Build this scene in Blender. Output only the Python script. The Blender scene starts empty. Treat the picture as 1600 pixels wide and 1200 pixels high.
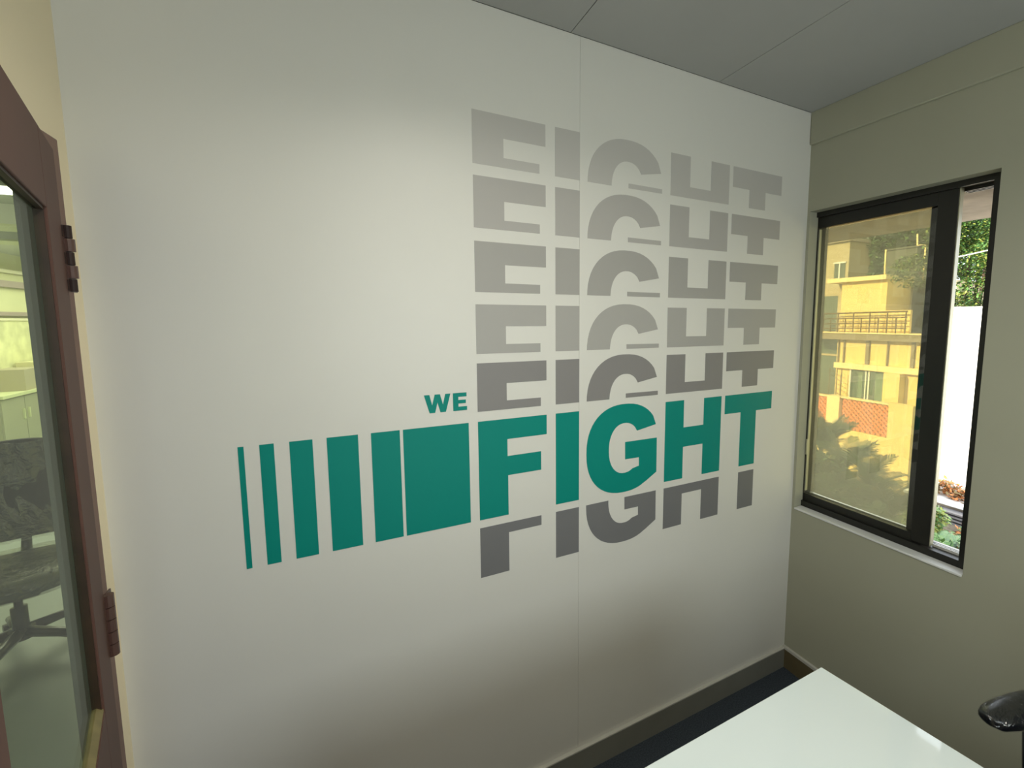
import bpy, bmesh, math, random
from mathutils import Vector, Matrix
from mathutils.geometry import tessellate_polygon

S = bpy.context.scene
COL = S.collection
# ------------------------------------------------------------------ camera
cam_d = bpy.data.cameras.new('camera')
cam = bpy.data.objects.new('camera', cam_d)
COL.objects.link(cam)
S.camera = cam
cam_d.sensor_fit = 'HORIZONTAL'
cam_d.sensor_width = 36.0
cam_d.lens = 694.85 * 36 / 1600
cam_d.shift_x = -(884.27 - 800) / 1600
cam_d.shift_y = (572.4 - 600) / 1600
cam_d.clip_start = 0.02
cam_d.clip_end = 300
YAW, PITCH = 0.4744, -0.1024
cam.location = (-1.7856, -1.2509, 1.6)
cam.rotation_euler = (math.pi / 2 + PITCH, 0, -YAW)

# ------------------------------------------------------------------ world, sun, exposure
W = bpy.data.worlds.new('world')
S.world = W
W.use_nodes = True
wn = W.node_tree
for n_ in list(wn.nodes):
    wn.nodes.remove(n_)
w_out = wn.nodes.new('ShaderNodeOutputWorld')
w_bg = wn.nodes.new('ShaderNodeBackground')
w_bg.inputs['Color'].default_value = (0.86, 0.93, 1.0, 1)
w_bg.inputs['Strength'].default_value = 3.2
wn.links.new(w_bg.outputs[0], w_out.inputs[0])

sun_d = bpy.data.lights.new('sun', 'SUN')
sun_d.energy = 12.0
sun_d.angle = math.radians(0.6)
sun_d.color = (1.0, 0.90, 0.72)
sun = bpy.data.objects.new('sun', sun_d)
COL.objects.link(sun)
sun.location = (-20, 8, 20)
sun.rotation_euler = Vector((0.86, -0.26, -0.47)).to_track_quat('-Z', 'Y').to_euler()

vs = S.view_settings
vs.view_transform = 'Standard'
vs.look = 'None'
vs.gamma = 1.0
vs.use_curve_mapping = False
vs.exposure = 0.0
LAMP = 11.0          # watts of the ceiling light
LAMP_COL = (1.0, 0.955, 0.84)
S.cycles.max_bounces = 10
S.cycles.transparent_max_bounces = 24
S.cycles.caustics_reflective = False
S.cycles.caustics_refractive = False

# ------------------------------------------------------------------ materials
def mat(name, col, rough=0.6, spec=0.5, metal=0.0, noise=0.0, nscale=20.0, bump=0.0, bscale=60.0, emit=None, estr=0.0, coat=0.0):
    m = bpy.data.materials.new(name)
    m.use_nodes = True
    nt = m.node_tree
    b = nt.nodes['Principled BSDF']
    b.inputs['Base Color'].default_value = (*col, 1)
    b.inputs['Roughness'].default_value = rough
    b.inputs['Specular IOR Level'].default_value = spec
    b.inputs['Metallic'].default_value = metal
    b.inputs['Coat Weight'].default_value = coat
    if emit:
        b.inputs['Emission Color'].default_value = (*emit, 1)
        b.inputs['Emission Strength'].default_value = estr
    if noise or bump:
        tc = nt.nodes.new('ShaderNodeTexCoord')
    if noise:
        t = nt.nodes.new('ShaderNodeTexNoise')
        t.inputs['Scale'].default_value = nscale
        t.inputs['Detail'].default_value = 4
        nt.links.new(tc.outputs['Object'], t.inputs['Vector'])
        r = nt.nodes.new('ShaderNodeMapRange')
        r.inputs['From Min'].default_value = 0.3
        r.inputs['From Max'].default_value = 0.7
        r.inputs['To Min'].default_value = 1 - noise
        r.inputs['To Max'].default_value = 1 + noise
        nt.links.new(t.outputs['Fac'], r.inputs['Value'])
        mx = nt.nodes.new('ShaderNodeVectorMath')
        mx.operation = 'SCALE'
        mx.inputs[0].default_value = col
        nt.links.new(r.outputs[0], mx.inputs['Scale'])
        nt.links.new(mx.outputs[0], b.inputs['Base Color'])
    if bump:
        t2 = nt.nodes.new('ShaderNodeTexNoise')
        t2.inputs['Scale'].default_value = bscale
        t2.inputs['Detail'].default_value = 3
        nt.links.new(tc.outputs['Object'], t2.inputs['Vector'])
        bp = nt.nodes.new('ShaderNodeBump')
        bp.inputs['Strength'].default_value = bump
        bp.inputs['Distance'].default_value = 0.002
        nt.links.new(t2.outputs['Fac'], bp.inputs['Height'])
        nt.links.new(bp.outputs[0], b.inputs['Normal'])
    return m

def glass_mat(name, tint, dust=0.0, dust_col=(0.6, 0.55, 0.4), refl=1.0, translu=0.5):
    """thin pane: tinted see-through, fresnel reflection and a film of dust that scatters light"""
    m = bpy.data.materials.new(name)
    m.use_nodes = True
    nt = m.node_tree
    for q in list(nt.nodes):
        nt.nodes.remove(q)
    out = nt.nodes.new('ShaderNodeOutputMaterial')
    tr = nt.nodes.new('ShaderNodeBsdfTransparent')
    tr.inputs[0].default_value = (*tint, 1)
    gl = nt.nodes.new('ShaderNodeBsdfGlossy')
    gl.inputs['Roughness'].default_value = 0.01
    lw = nt.nodes.new('ShaderNodeLayerWeight')      # Schlick curve, the same on both faces of the pane
    lw.inputs['Blend'].default_value = 0.5
    p5 = nt.nodes.new('ShaderNodeMath')
    p5.operation = 'POWER'
    p5.inputs[1].default_value = 5.0
    nt.links.new(lw.outputs['Facing'], p5.inputs[0])
    fr = nt.nodes.new('ShaderNodeMath')
    fr.operation = 'MULTIPLY_ADD'
    fr.inputs[1].default_value = 0.96
    fr.inputs[2].default_value = 0.04
    nt.links.new(p5.outputs[0], fr.inputs[0])
    ml = nt.nodes.new('ShaderNodeMath')
    ml.operation = 'MULTIPLY'
    ml.use_clamp = True
    ml.inputs[1].default_value = refl
    nt.links.new(fr.outputs[0], ml.inputs[0])
    mix = nt.nodes.new('ShaderNodeMixShader')
    nt.links.new(ml.outputs[0], mix.inputs[0])
    last = tr.outputs[0]
    if dust:
        df = nt.nodes.new('ShaderNodeBsdfDiffuse')
        df.inputs[0].default_value = (*dust_col, 1)
        tl = nt.nodes.new('ShaderNodeBsdfTranslucent')
        tl.inputs[0].default_value = (*dust_col, 1)
        dm = nt.nodes.new('ShaderNodeMixShader')
        dm.inputs[0].default_value = translu
        nt.links.new(df.outputs[0], dm.inputs[1])
        nt.links.new(tl.outputs[0], dm.inputs[2])
        m2 = nt.nodes.new('ShaderNodeMixShader')
        m2.inputs[0].default_value = dust
        nt.links.new(tr.outputs[0], m2.inputs[1])
        nt.links.new(dm.outputs[0], m2.inputs[2])
        last = m2.outputs[0]
    nt.links.new(last, mix.inputs[1])
    nt.links.new(gl.outputs[0], mix.inputs[2])
    nt.links.new(mix.outputs[0], out.inputs[0])
    return m

M = {}
M['mural_wall'] = mat('mural wall paint', (0.70, 0.69, 0.645), 0.42, 0.45, noise=0.012, nscale=2.5, bump=0.10, bscale=35)
M['cream_wall'] = mat('cream wall paint', (0.90, 0.79, 0.57), 0.6, 0.3, noise=0.02, nscale=3, bump=0.12)
M['right_wall'] = mat('window wall paint', (0.385, 0.385, 0.30), 0.55, 0.35, noise=0.02, nscale=3, bump=0.15, bscale=25)
M['ceiling'] = mat('grey ceiling board', (0.43, 0.435, 0.43), 0.8, 0.2, noise=0.02, nscale=4)
M['ceiling_gap'] = mat('ceiling joint', (0.20, 0.20, 0.19), 0.9, 0.1)
M['carpet'] = mat('dark blue grey carpet', (0.045, 0.055, 0.068), 0.95, 0.1, noise=0.35, nscale=220, bump=0.6, bscale=400)
M['skirting'] = mat('grey skirting', (0.19, 0.19, 0.165), 0.5, 0.4, noise=0.05, nscale=9)
M['skirting_top'] = mat('pale skirting top', (0.52, 0.51, 0.46), 0.5, 0.4)
M['skirting_brown'] = mat('brown skirting', (0.13, 0.105, 0.055), 0.55, 0.4, noise=0.12, nscale=14)
M['green_vinyl'] = mat('teal green vinyl', (0.0, 0.235, 0.195), 0.5, 0.2)
greys = [(0.50, 0.485, 0.46), (0.425, 0.41, 0.39), (0.365, 0.355, 0.335), (0.385, 0.375, 0.355), (0.235, 0.225, 0.222), (0.175, 0.175, 0.18)]
for i, g in enumerate(greys):
    M['grey%d' % i] = mat('grey vinyl %d' % (i + 1), g, 0.45, 0.4)
M['black_frame'] = mat('black window aluminium', (0.012, 0.012, 0.009), 0.38, 0.5)
M['rail_metal'] = mat('pale aluminium edge', (0.50, 0.49, 0.36), 0.35, 0.5, metal=0.3)
M['white_metal'] = mat('white powder coat', (0.75, 0.76, 0.76), 0.4, 0.5)
M['tinted_glass'] = glass_mat('tinted dusty pane', (0.82, 0.78, 0.57), 0.24, (0.60, 0.59, 0.49), 1.0, 0.8)
M['clear_glass'] = glass_mat('inner pane', (0.90, 0.91, 0.88), 0.0, refl=1.6)
M['door_glass'] = glass_mat('door pane', (0.90, 0.95, 0.90), 0.03, (0.6, 0.62, 0.58), 0.3)
M['door_brown'] = mat('brown enamel door', (0.105, 0.052, 0.040), 0.55, 0.2, noise=0.07, nscale=5, bump=0.08, bscale=18)
M['door_pink'] = mat('pinkish brown jamb', (0.22, 0.14, 0.115), 0.5, 0.25, noise=0.08, nscale=8)
M['bead_dark'] = mat('dark glazing rebate', (0.035, 0.018, 0.008), 0.5, 0.4, noise=0.2, nscale=30)
M['bead_yellow'] = mat('yellowish bottom bead', (0.22, 0.18, 0.075), 0.5, 0.4, noise=0.25, nscale=22)
M['hinge'] = mat('painted hinge', (0.095, 0.05, 0.04), 0.35, 0.5)
M['hinge_dark'] = mat('hinge gap', (0.03, 0.016, 0.014), 0.6, 0.3)
M['frame_grey'] = mat('grey door stop', (0.28, 0.30, 0.26), 0.5, 0.4)
M['laminate'] = mat('white gloss laminate', (0.74, 0.82, 0.83), 0.045, 0.5, coat=0.3)
M['table_edge'] = mat('white edge band', (0.78, 0.79, 0.76), 0.4, 0.5)
M['leg_metal'] = mat('grey table leg', (0.35, 0.36, 0.36), 0.35, 0.5, metal=0.6)
M['black_plastic'] = mat('black chair plastic', (0.006, 0.007, 0.010), 0.28, 0.5, noise=0.2, nscale=15)
M['black_fabric'] = mat('black mesh fabric', (0.015, 0.017, 0.02), 0.8, 0.3, bump=0.3, bscale=300)
M['lamp_frame'] = M['white_metal']
M['diffuser'] = mat('light diffuser', (0.9, 0.9, 0.9), 0.6, 0.2, emit=LAMP_COL, estr=2.0)
# next room
M['room_wall'] = mat('next room yellow wall', (0.66, 0.66, 0.42), 0.7, 0.2, noise=0.05, nscale=1.5)
M['room_floor'] = mat('next room pale vinyl floor', (0.29, 0.335, 0.35), 0.4, 0.4, noise=0.10, nscale=2.2)
M['room_ceiling'] = mat('next room ceiling', (0.60, 0.63, 0.56), 0.8, 0.2)
M['tube'] = mat('tube light', (0.9, 0.9, 0.9), 0.5, 0.2, emit=(1.0, 0.97, 0.62), estr=13.0)
M['pipe_pink'] = mat('mauve conduit', (0.36, 0.29, 0.27), 0.5, 0.4)
M['cabinet'] = mat('olive grey cabinet', (0.36, 0.37, 0.26), 0.6, 0.3, noise=0.04, nscale=3)
M['cabinet_light'] = mat('pale green counter edge', (0.62, 0.66, 0.40), 0.5, 0.3)
M['board_yellow'] = mat('pale yellow pinboard', (0.70, 0.70, 0.42), 0.8, 0.2, noise=0.22, nscale=7)
M['carton'] = mat('cream carton', (0.72, 0.68, 0.40), 0.7, 0.2)
M['carton_grey'] = mat('grey carton', (0.44, 0.40, 0.28), 0.7, 0.2)
M['baseboard2'] = mat('cream tile skirting', (0.78, 0.74, 0.55), 0.4, 0.4)
# outside
M['ochre'] = mat('ochre facade', (0.80, 0.60, 0.25), 0.85, 0.1, noise=0.06, nscale=1.3)
M['ochre_pale'] = mat('pale ochre trim', (0.85, 0.69, 0.38), 0.85, 0.1, noise=0.04, nscale=2)
M['fascia'] = mat('grey brown fascia', (0.26, 0.215, 0.15), 0.85, 0.1)
M['beige'] = mat('beige render', (0.46, 0.38, 0.24), 0.85, 0.1, noise=0.05, nscale=1.5)
M['far_house'] = mat('pale peach render', (0.46, 0.40, 0.27), 0.9, 0.1)
M['bay_glass'] = mat('green grey glazing', (0.10, 0.13, 0.11), 0.15, 0.5)
M['terracotta'] = mat('terracotta lattice', (0.75, 0.26, 0.10), 0.8, 0.2, noise=0.08, nscale=6)
M['railing'] = mat('brown painted railing', (0.12, 0.07, 0.02), 0.5, 0.4)
M['pipe_out'] = mat('cream drain pipe', (0.85, 0.70, 0.38), 0.6, 0.3)
M['tank'] = mat('grey water tank', (0.10, 0.11, 0.10), 0.7, 0.3)
M['white_out'] = mat('whitewashed wall', (0.90, 0.90, 0.88), 0.9, 0.1, noise=0.03, nscale=2)
M['concrete'] = mat('weathered concrete', (0.42, 0.37, 0.31), 0.9, 0.1, noise=0.28, nscale=5, bump=0.4, bscale=20)
M['ledge'] = mat('pale ledge', (0.80, 0.79, 0.76), 0.8, 0.2, noise=0.08, nscale=6)
M['slat'] = mat('grey louvre slat', (0.20, 0.19, 0.19), 0.6, 0.3)
M['soil'] = mat('leaf littered soil', (0.16, 0.12, 0.06), 1.0, 0.05, noise=0.4, nscale=4)
M['leaf_a'] = mat('fresh green leaf', (0.09, 0.19, 0.045), 0.5, 0.4, noise=0.4, nscale=3)
M['leaf_b'] = mat('yellow green leaf', (0.24, 0.28, 0.06), 0.55, 0.3, noise=0.4, nscale=3)
M['leaf_c'] = mat('dark green leaf', (0.035, 0.085, 0.03), 0.5, 0.4, noise=0.4, nscale=2)
M['leaf_blue'] = mat('silvery fern leaf', (0.20, 0.33, 0.17), 0.5, 0.4, noise=0.2, nscale=6)
M['palm'] = mat('cycad frond', (0.030, 0.065, 0.022), 0.45, 0.5, noise=0.3, nscale=5)
M['dry'] = mat('dry orange creeper', (0.50, 0.20, 0.07), 0.8, 0.2, noise=0.35, nscale=12)
M['bark'] = mat('bark', (0.10, 0.075, 0.05), 0.9, 0.1, noise=0.3, nscale=10)
M['cable'] = mat('pale cable', (0.72, 0.70, 0.62), 0.6, 0.3)
M['curtain'] = mat('green grey curtain', (0.18, 0.24, 0.19), 0.8, 0.1)

# plastic wrap: thin glossy film over chair
def film(name, amount=0.3):
    m = bpy.data.materials.new(name)
    m.use_nodes = True
    nt = m.node_tree
    for q in list(nt.nodes):
        nt.nodes.remove(q)
    out = nt.nodes.new('ShaderNodeOutputMaterial')
    tr = nt.nodes.new('ShaderNodeBsdfTransparent')
    gl = nt.nodes.new('ShaderNodeBsdfGlossy')
    gl.inputs['Roughness'].default_value = 0.12
    tc = nt.nodes.new('ShaderNodeTexCoord')
    no = nt.nodes.new('ShaderNodeTexNoise')
    no.inputs['Scale'].default_value = 16
    no.inputs['Detail'].default_value = 3
    no.inputs['Distortion'].default_value = 2.0
    nt.links.new(tc.outputs['Object'], no.inputs['Vector'])
    bp = nt.nodes.new('ShaderNodeBump')
    bp.inputs['Strength'].default_value = 1.0
    bp.inputs['Distance'].default_value = 0.02
    nt.links.new(no.outputs['Fac'], bp.inputs['Height'])
    nt.links.new(bp.outputs[0], gl.inputs['Normal'])
    mix = nt.nodes.new('ShaderNodeMixShader')
    mix.inputs[0].default_value = amount
    nt.links.new(tr.outputs[0], mix.inputs[1])
    nt.links.new(gl.outputs[0], mix.inputs[2])
    nt.links.new(mix.outputs[0], out.inputs[0])
    return m
M['film'] = film('clear plastic film')
M['thin_film'] = film('thin clear film', 0.075)

# ------------------------------------------------------------------ helpers
def link(name, me, parent=None, kind=None, label=None, cat=None, group=None):
    o = bpy.data.objects.new(name, me)
    COL.objects.link(o)
    if parent is not None:
        o.parent = parent
    if kind: o['kind'] = kind
    if label: o['label'] = label
    if cat: o['category'] = cat
    if group: o['group'] = group
    return o

def thing(name, label, cat, loc=(0, 0, 0), rz=0.0, group=None):
    o = link(name, None, None, None, label, cat, group)
    o.location = loc
    o.rotation_euler = (0, 0, rz)
    o.empty_display_size = 0.1
    return o

def bm_mesh(bm, m, name='mesh', smooth=False):
    bmesh.ops.recalc_face_normals(bm, faces=bm.faces[:])
    me = bpy.data.meshes.new(name)
    bm.to_mesh(me)
    bm.free()
    mats = m if isinstance(m, (list, tuple)) else [m]
    for k in mats:
        me.materials.append(M[k])
    if smooth:
        for p in me.polygons:
            p.use_smooth = True
    return me

def add_box(bm, lo, hi, bevel=0.0, rot=None, piv=None, mi=0):
    g = bmesh.new()
    bmesh.ops.create_cube(g, size=1)
    lo, hi = Vector(lo), Vector(hi)
    for v in g.verts:
        v.co = Vector(((v.co.x + .5) * (hi.x - lo.x) + lo.x, (v.co.y + .5) * (hi.y - lo.y) + lo.y, (v.co.z + .5) * (hi.z - lo.z) + lo.z))
    if bevel:
        bmesh.ops.bevel(g, geom=g.edges[:], offset=bevel, segments=2, affect='EDGES', profile=0.5)
    if rot is not None:
        bmesh.ops.rotate(g, verts=g.verts[:], cent=piv or (lo + hi) / 2, matrix=rot)
    for f in g.faces:
        f.material_index = mi
    t = bpy.data.meshes.new('t')
    g.to_mesh(t)
    g.free()
    bm.from_mesh(t)
    bpy.data.meshes.remove(t)

def box(name, lo, hi, m, parent=None, bevel=0.0, **kw):
    bm = bmesh.new()
    add_box(bm, lo, hi, bevel)
    return link(name, bm_mesh(bm, m, name), parent, **kw)

def boxes(name, lst, m, parent=None, bevel=0.0, **kw):
    bm = bmesh.new()
    for lo, hi in lst:
        add_box(bm, lo, hi, bevel)
    return link(name, bm_mesh(bm, m, name), parent, **kw)

def add_tube(bm, pts, rad, seg=8, cap=True):
    pts = [Vector(p) for p in pts]
    rads = rad if isinstance(rad, (list, tuple)) else [rad] * len(pts)
    rings = []
    for i, p in enumerate(pts):
        a = pts[max(i - 1, 0)]
        b = pts[min(i + 1, len(pts) - 1)]
        d = (b - a).normalized()
        u = d.orthogonal().normalized() if i == 0 else (u - d * u.dot(d)).normalized()
        v = d.cross(u)
        rings.append([bm.verts.new(p + (u * math.cos(t) + v * math.sin(t)) * rads[i]) for t in [2 * math.pi * k / seg for k in range(seg)]])
    for r0, r1 in zip(rings, rings[1:]):
        for k in range(seg):
            bm.faces.new((r0[k], r0[(k + 1) % seg], r1[(k + 1) % seg], r1[k]))
    if cap:
        bm.faces.new(rings[0][::-1])
        bm.faces.new(rings[-1])

def tube(name, pts, rad, m, parent=None, seg=8, smooth=True, **kw):
    bm = bmesh.new()
    add_tube(bm, pts, rad, seg)
    return link(name, bm_mesh(bm, m, name, smooth), parent, **kw)

# ================================================================== THE ROOM
H = 2.449
XL = -2.238        # left (door) wall plane
YB = -3.0          # wall behind the camera
ST = 'structure'

floor = box('floor', (XL - 0.03, YB - 0.1, -0.12), (0.2, 0.1, 0.0), 'carpet', kind=ST)

# ceiling: a slab with 0.6 m boards below it, narrow joints between them
ceiling = box('ceiling', (XL - 0.03, YB - 0.1, H + 0.012), (0.0, 0.1, H + 0.12), 'ceiling_gap', kind=ST)
edges_x = [XL, -1.735, -1.128, -0.528, -0.004]
for a, b in zip(edges_x, edges_x[1:]):
    for y0, y1 in ((-1.45, -0.002), (YB, -1.453)):
        box('ceiling_board', (a + 0.0012, y0, H), (b - 0.0012, y1, H + 0.0125), 'ceiling', ceiling)

# mural wall of two plasterboards
wall_front = box('wall_front', (XL - 0.03, 0.008, -0.1), (0.06, 0.10, H + 0.12), 'skirting', kind=ST)
for a, b in ((XL - 0.03, -1.0957), (-1.0951, 0.06)):
    box('wall_panel', (a, 0.0, 0.0), (b, 0.0085, H - 0.0003), 'mural_wall', wall_front)

# window wall with the opening
WY0, WY1, WZ0, WZ1 = -0.6175, -0.012, 0.768, 2.054
wall_right = boxes('wall_right', [((0, YB - 0.1, 0), (0.14, WY0, H + .12)), ((0, WY0, 0), (0.14, 0.1, WZ0)), ((0, WY0, WZ1), (0.14, 0.1, H + .12)), ((0.0, WY1, WZ0), (0.075, 0.1, WZ1))], 'right_wall', kind=ST)
bm = bmesh.new()
add_box(bm, (-0.012, YB, 2.321), (0.001, -0.0005, H + 0.001), 0.004)
trim1 = link('trim_1', bm_mesh(bm, 'right_wall'), kind=ST)

wall_back = box('wall_back', (XL - 0.03, YB - 0.1, 0), (0.0, YB, H + 0.1), 'cream_wall', kind=ST)

# left wall round the door
DY1, DY0, DZ = -0.14, -0.94, 1.905
wall_left = boxes('wall_left', [((XL - 0.018, DY1, 0), (XL, 0.0, H + .01)), ((XL - 0.018, DY0, DZ), (XL, DY1, H + .01)), ((XL - 0.018, YB, 0), (XL, DY0, H + .01))], 'cream_wall', kind=ST)

# skirting boards
bf = box('baseboard_front', (XL + 0.0, -0.011, 0.0), (-0.012, 0.0, 0.0905), 'skirting', kind=ST)
box('top_edge', (XL, -0.012, 0.0905), (-0.012, 0.0, 0.0962), 'skirting_top', bf, bevel=0.001)
br = box('baseboard_right', (-0.012, YB, 0.0), (0.0, -0.0, 0.088), 'skirting_brown', kind=ST)
box('top_edge', (-0.013, YB, 0.088), (0.0, 0.0, 0.101), 'skirting_top', br, bevel=0.001)

# ================================================================== MURAL LETTERING (cut vinyl)
T0 = 0.3   # letter height
def G_outline():
    pts = []
    cx, cz, rx, rz, e = -0.915, 1.158, 0.152, 0.157, 2.3
    def se(a, cx, cz, rx, rz, e):
        c, s = math.cos(a), math.sin(a)
        return (cx + rx * math.copysign(abs(c) ** (2 / e), c), cz + rz * math.copysign(abs(s) ** (2 / e), s))
    for k in range(0, 41):                     # outer curve, upper right over the top and left to the lower right
        a = math.radians(32 + (302 - 32) * k / 40)
        pts.append(se(a, cx, cz, rx, rz, e))
    pts[0] = (-0.7795, 1.2296)
    pts.append((-0.8180, 1.0265))
    pts.append((-0.7729, 1.0523))
    pts.append((-0.7740, 1.1793))
    pts.append((-0.9120, 1.1800))
    pts.append((-0.9110, 1.1180))
    pts.append((-0.8522, 1.1177))
    pts.append((-0.8515, 1.0864))
    for k in range(0, 29):                     # inner curve back
        a = math.radians(300 - (300 - 50) * k / 28)
        pts.append(se(a, -0.914, 1.159, 0.065, 0.089, 2.2))
    pts.append((-0.8622, 1.2149))
    return pts
Z0 = 1.0066
def zz(l): return [(x, z) for x, z in l]
LET = {
 'F': [(-1.432, Z0), (-1.3415, Z0), (-1.3415, 1.1315), (-1.2315, 1.1315), (-1.2315, 1.1912), (-1.3425, 1.1912), (-1.3425, 1.2440), (-1.2118, 1.2440), (-1.2118, 1.3062), (-1.432, 1.3062)],
 'I': [(-1.1797, Z0), (-1.0951, Z0), (-1.0951, 1.3062), (-1.1797, 1.3062)],
 'G': G_outline(),
 'H': [(-0.7367, Z0), (-0.6492, Z0), (-0.6492, 1.1285), (-0.5510, 1.1285), (-0.5510, Z0), (-0.4590, Z0), (-0.4590, 1.3062), (-0.5500, 1.3062), (-0.5500, 1.2026), (-0.6495, 1.2026), (-0.6495, 1.3062), (-0.7367, 1.3062)],
 'T': [(-0.3500, Z0), (-0.2613, Z0), (-0.2613, 1.2320), (-0.1690, 1.2320), (-0.1690, 1.3062), (-0.4391, 1.3062), (-0.4391, 1.2320), (-0.3500, 1.2320)],
}
def vinyl_mesh(outline, dz=0.0, zmin=None, zmax=None, m='green_vinyl', y=0.0, t=0.0009):
    bm = bmesh.new()
    vs_ = [bm.verts.new((x, 0, z + dz)) for x, z in outline]
    for tri in tessellate_polygon([[Vector((x, z, 0)) for x, z in outline]]):
        bm.faces.new([vs_[i] for i in tri])
    for zc, nn in ((zmin, (0, 0, -1)), (zmax, (0, 0, 1))):
        if zc is not None:
            bmesh.ops.bisect_plane(bm, geom=bm.verts[:] + bm.edges[:] + bm.faces[:], plane_co=(0, 0, zc), plane_no=nn, clear_outer=True)
    r = bmesh.ops.extrude_face_region(bm, geom=bm.faces[:])
    for v in r['geom']:
        if isinstance(v, bmesh.types.BMVert):
            v.co.y -= t
    return bm_mesh(bm, m, 'vinyl')

rows = [(2.1735, 0, 'faintest light grey vinyl word sliced in half, top row of the stacked lettering'),
        (2.0008, 1, 'light grey sliced vinyl word, second row from the top of the stack'),
        (1.8228, 2, 'mid grey sliced vinyl word, third row from the top of the stack'),
        (1.6462, 3, 'mid grey sliced vinyl word, fourth row down, above the darkest upper row'),
        (1.4773, 4, 'dark grey sliced vinyl word directly above the green word FIGHT')]
for zt, gi, lab in rows:
    w = thing('wall_lettering', lab, 'lettering', (-0.8, 0, zt - 0.1), group='grey half words on the mural wall')
    dz = zt - 1.3062
    for k, o_ in LET.items():
        ob = link('letter', vinyl_mesh(o_, dz, zmin=zt - 0.1415, m='grey%d' % gi), w, label='grey upper half of letter ' + k)
        ob.location = (0.8, 0, -(zt - 0.1))
w = thing('wall_lettering', 'large teal green vinyl word FIGHT on the mural wall', 'lettering', (-0.8, 0, 1.15))
for k, o_ in LET.items():
    ob = link('letter', vinyl_mesh(o_), w, label='teal letter ' + k)
    ob.location = (0.8, 0, -1.15)
w = thing('wall_lettering', 'darkest grey sliced vinyl word, lower halves only, directly below the green word', 'lettering', (-0.8, 0, 0.9), group='grey half words on the mural wall')
for k, o_ in LET.items():
    ob = link('letter', vinyl_mesh(o_, 0.8248 - Z0, zmax=0.9814, m='grey5'), w, label='grey lower half of letter ' + k)
    ob.location = (0.8, 0, -0.9)
w = thing('wall_lettering', 'small teal green vinyl word WE above the green bars', 'lettering', (-1.52, 0, 1.37))
wx0, wx1, wz0, wz1 = -1.5815, -1.5095, 1.3448, 1.3958
def wp(u, v): return (wx0 + (wx1 - wx0) * u, wz0 + (wz1 - wz0) * v)
Wl = [wp(.19, 0), wp(.40, 0), wp(.5, .55), wp(.60, 0), wp(.81, 0), wp(1, 1), wp(.80, 1), wp(.705, .42), wp(.60, 1), wp(.40, 1), wp(.295, .42), wp(.20, 1), wp(0, 1)]
el, er = -1.5025, -1.4630
def ep(u, v): return (el + (er - el) * u, wz0 + (wz1 - wz0) * v)
El = [ep(0, 0), ep(1, 0), ep(1, .22), ep(.38, .22), ep(.38, .40), ep(.92, .40), ep(.92, .60), ep(.38, .60), ep(.38, .78), ep(.98, .78), ep(.98, 1), ep(0, 1)]
for k, o_ in (('W', Wl), ('E', El)):
    ob = link('letter', vinyl_mesh(o_), w, label='teal letter ' + k)
    ob.location = (1.52, 0, -1.37)
bars = [(-2.0046, -1.9932, 'thinnest teal green bar, leftmost in the row of bars'),
        (-1.9626, -1.9336, 'narrow teal green bar, second from the left of the row'),
        (-1.9018, -1.8525, 'teal green bar, third from the left of the row'),
        (-1.8214, -1.7497, 'teal green bar, fourth from the left of the row'),
        (-1.7189, -1.6475, 'teal green bar touching close to the widest block'),
        (-1.6394, -1.4593, 'widest teal green block just left of the letter F')]
for a, b, lab in bars:
    bm = bmesh.new()
    add_box(bm, (a, -0.0009, Z0), (b, 0.0, 1.3062))
    link('wall_bar', bm_mesh(bm, 'green_vinyl'), None, None, lab, 'stripe', 'green bars left of the green word')

# ================================================================== WINDOW
win = boxes('window_1', [((0.045, WY0, 2.034), (0.125, WY1, WZ1)), ((0.045, WY0, WZ0), (0.125, WY1, 0.794)),
                         ((0.045, WY0, 0.794), (0.062, -0.5870, 2.034)), ((0.055, -0.0150, 0.794), (0.125, WY1, 2.034))], 'black_frame', kind=ST)
box('window_sill', (-0.004, WY0 + 0.002, WZ0 - 0.006), (0.045, WY1 - 0.002, WZ0 + 0.002), 'white_metal', win, bevel=0.002)
# inner sliding sash: glass at x .068, black stile
boxes('sash_stile', [((0.056, -0.4965, 0.796), (0.078, -0.4385, 2.036))], 'black_frame', win, bevel=0.002)
box('stile_edge', (0.058, -0.4995, 0.800), (0.080, -0.4968, 2.034), 'rail_metal', win)
boxes('sash_rail', [((0.057, -0.4385, 0.792), (0.077, -0.014, 0.825)), ((0.057, -0.4385, 1.990), (0.077, -0.014, 2.036))], 'black_frame', win, bevel=0.001)
box('sash_edge', (0.060, -0.0195, 0.838), (0.074, -0.0145, 1.985), 'rail_metal', win)
box('window_latch', (0.052, -0.021, 1.005), (0.060, -0.015, 1.075), 'rail_metal', win, bevel=0.001)
box('glass_pane', (0.066, -0.4385, 0.824), (0.069, -0.0195, 1.985), 'clear_glass', win, label='clear inner glass pane')
# outer sash: yellowish dusty glass with its own black stile
boxes('sash_stile', [((0.094, -0.4520, 0.794), (0.116, -0.4060, 2.034))], 'black_frame', win)
box('glass_pane', (0.103, -0.4060, 0.825), (0.107, -0.0150, 2.004), 'tinted_glass', win, label='yellowish dusty outer glass pane')
boxes('glazing_gasket', [((0.098, -0.4060, 0.838), (0.112, -0.4030, 2.0)), ((0.098, -0.4060, 0.812), (0.112, -0.0150, 0.822))], 'rail_metal', win)
for i in range(3):
    zt_ = 0.803 - 0.002 * i
    box('track_rail', (0.082 + 0.016 * i, -0.6175, 0.794), (0.086 + 0.016 * i, -0.4965, zt_), 'white_metal', win)
    box('track_rail', (0.082 + 0.016 * i, -0.6175, 2.024), (0.086 + 0.016 * i, -0.4965, 2.034), 'black_frame', win)

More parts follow.
